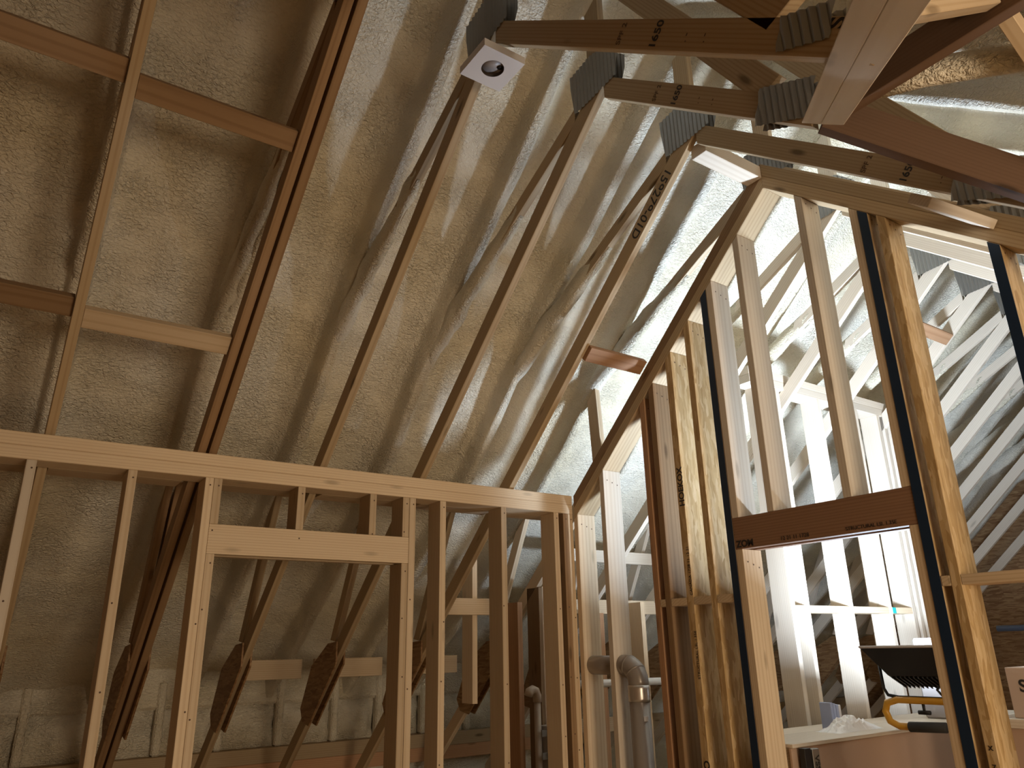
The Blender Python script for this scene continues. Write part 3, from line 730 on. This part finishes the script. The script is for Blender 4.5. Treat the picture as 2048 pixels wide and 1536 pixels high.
# yoke bracket
wtube('yoke', [(3.41, 2.055, -0.10), (3.40, 2.045, -0.20), (3.40, 2.03, -0.228), (3.40, 1.98, -0.235), (3.40, 1.70, -0.235)], 0.007, 'black', wk, 8)
wtube('stand_tube', [(3.40, 1.62, -0.245), (3.40, 1.80, -0.245), (3.40, 1.99, -0.245), (3.40, 2.04, -0.26), (3.40, 2.055, -0.295), (3.40, 2.04, -0.335), (3.40, 2.0, -0.352), (3.40, 1.95, -0.352), (3.40, 1.82, -0.348)], 0.015, 'yellow', wk, 14)
wtube('grip', [(3.40, 1.955, -0.352), (3.40, 1.80, -0.346)], 0.021, 'rubber', wk, 14)
wtube('knob_stem', [(3.40, 1.88, -0.258), (3.40, 1.88, -0.29)], 0.006, 'black', wk, 8); wtube('knob', [(3.40, 1.905, -0.292), (3.40, 1.855, -0.292)], 0.009, 'black', wk, 10)
wtube('cable', [(3.40, 1.74, -0.17), (3.39, 1.78, -0.175), (3.385, 1.80, -0.20), (3.385, 1.78, -0.225), (3.39, 1.74, -0.225)], 0.006, 'black', wk, 8)
wtube('stand_leg', [(3.40, 1.62, -0.245), (3.40, 1.60, -EYE / 1.16)], 0.015, 'yellow', wk, 14)
# red machine behind the light
mc = thing('red_tool_case', P(4.9, 2.55, -0.437), 'red and grey tool case standing on the half wall behind the work light', 'case')
box('case_body', 4.74, 4.84, 2.45, 2.62, -0.4365, 0.01, 'greyplastic', mc, bevel=0.01); box('case_lid', 4.845, 4.93, 2.46, 2.60, -0.4365, -0.01, 'red_paint', mc, bevel=0.004)
# books / pads and a bag on the half wall
for k, xx in enumerate((3.975, 4.000, 4.026)):
    tag(box('paper_pad', xx, xx + 0.022, 2.72, 2.79, -0.46, -0.318 - 0.006 * k, 'blue_paper', bevel=0.002), 'blue and white pad standing beyond the half wall, %s of three' % ('leftmost', 'middle', 'rightmost')[k], 'pad', 'pads behind the half wall')
cr = thing('pad_crate', P(4.0, 2.8, -EYE), 'low drywall-faced ledge behind the half wall carrying the pads', 'ledge')
box('ledge_top', 3.45, 5.6, 2.70, 2.99, -0.50, -0.4605, 'white', cr); box('ledge_front', 3.45, 5.6, 2.70, 2.72, -EYE, -0.501, 'drywall', cr)
tag(box('outlet_box', 4.10, 4.16, 2.78, 2.86, -0.46, -0.34, 'whiteplastic', bevel=0.004), 'small white electrical box behind the half wall beside the pads', 'box')
def bag_mesh():
    vs = []; fs = []; n, mm = 22, 12
    for i in range(n):
        for j in range(mm):
            u, v = i / (n - 1) * 2 - 1, j / (mm - 1) * 2 - 1
            h = max(0.0, 1 - u * u) * max(0.0, 1 - v * v)
            x = 3.88 + 0.20 * u + 0.02 * noise.noise(Vector((u * 3, v * 3, 1))); y = 2.56 + 0.07 * v
            z = -0.4365 + h * (0.05 + 0.06 * abs(noise.noise(Vector((u * 4, v * 3, 7)))))
            vs.append(P(x, y, z))
    for i in range(n - 1):
        for j in range(mm - 1):
            a = i * mm + j; fs.append((a, a + mm, a + mm + 1, a + 1))
    return mesh_obj('plastic_bag', vs, fs, 'pvc', None, False)
tag(bag_mesh(), 'crumpled white plastic bag lying on the half wall cap', 'bag')
lv = thing('black_box_level', P(3.3, 2.3, -0.6), 'black and silver tool marked 12 leaning beside the left door jamb', 'tool')
box('tool_body', 3.20, 3.245, 2.355, 2.385, -1.2, -0.455, 'black', lv); tb = box('tool_face', 3.25, 3.30, 2.35, 2.385, -1.2, -0.46, 'steel', lv)
text('VSSC 12', (3.275, 2.349, -0.56), (0, 0, -1), (1, 0, 0), 0.042, 'ink', tb, bold=0.001)
# cardboard boxes at the right edge
cb = thing('cardboard_box', P(4.3, 1.6, -0.354), 'open cardboard box with letter S beyond the right-hand studs', 'box')
b0 = box('carton', 4.10, 4.5, 1.40, 1.84, -0.3535, -0.132, 'card', cb, bevel=0.003); text('S', (4.099, 1.775, -0.215), (0, -1, 0), (0, 0, 1), 0.075, 'ink', b0, bold=0.002)
sh = thing('shelf_board', P(4.4, 1.4, -EYE), 'drywall faced platform carrying the cardboard box at the right edge', 'platform')
box('top_board', 4.04, 4.9, 1.0, 1.87, -0.393, -0.354, 'white', sh); box('front_panel', 4.05, 4.065, 1.0, 1.86, -EYE, -0.3935, 'drywall', sh); box('side_panel', 4.066, 4.9, 1.82, 1.86, -EYE, -0.3935, 'drywall', sh)
tag(tube('black_conduit', [(5.6, 2.5, 0.06), (5.6, 0.8, 0.06)], 0.02, 'black', None, 10), 'black conduit crossing the dark gap at the right edge', 'conduit')
tag(box('small_device', 0.66, 0.79, 3.86, 3.93, -0.85, -0.625, 'black', bevel=0.006), 'black device beside the marked king stud at the bottom left', 'device')
cg = thing('carton_panel', P(5.95, 3.2, 0.46), 'printed cardboard panel between the bright far studs', 'cardboard')
pp = box('panel', 5.76, 6.14, 3.19, 3.205, 0.46, 0.68, 'card', cg); text('GOUGH', (5.93, 3.189, 0.57), (0, 0, -1), (1, 0, 0), 0.05, 'ink', pp)
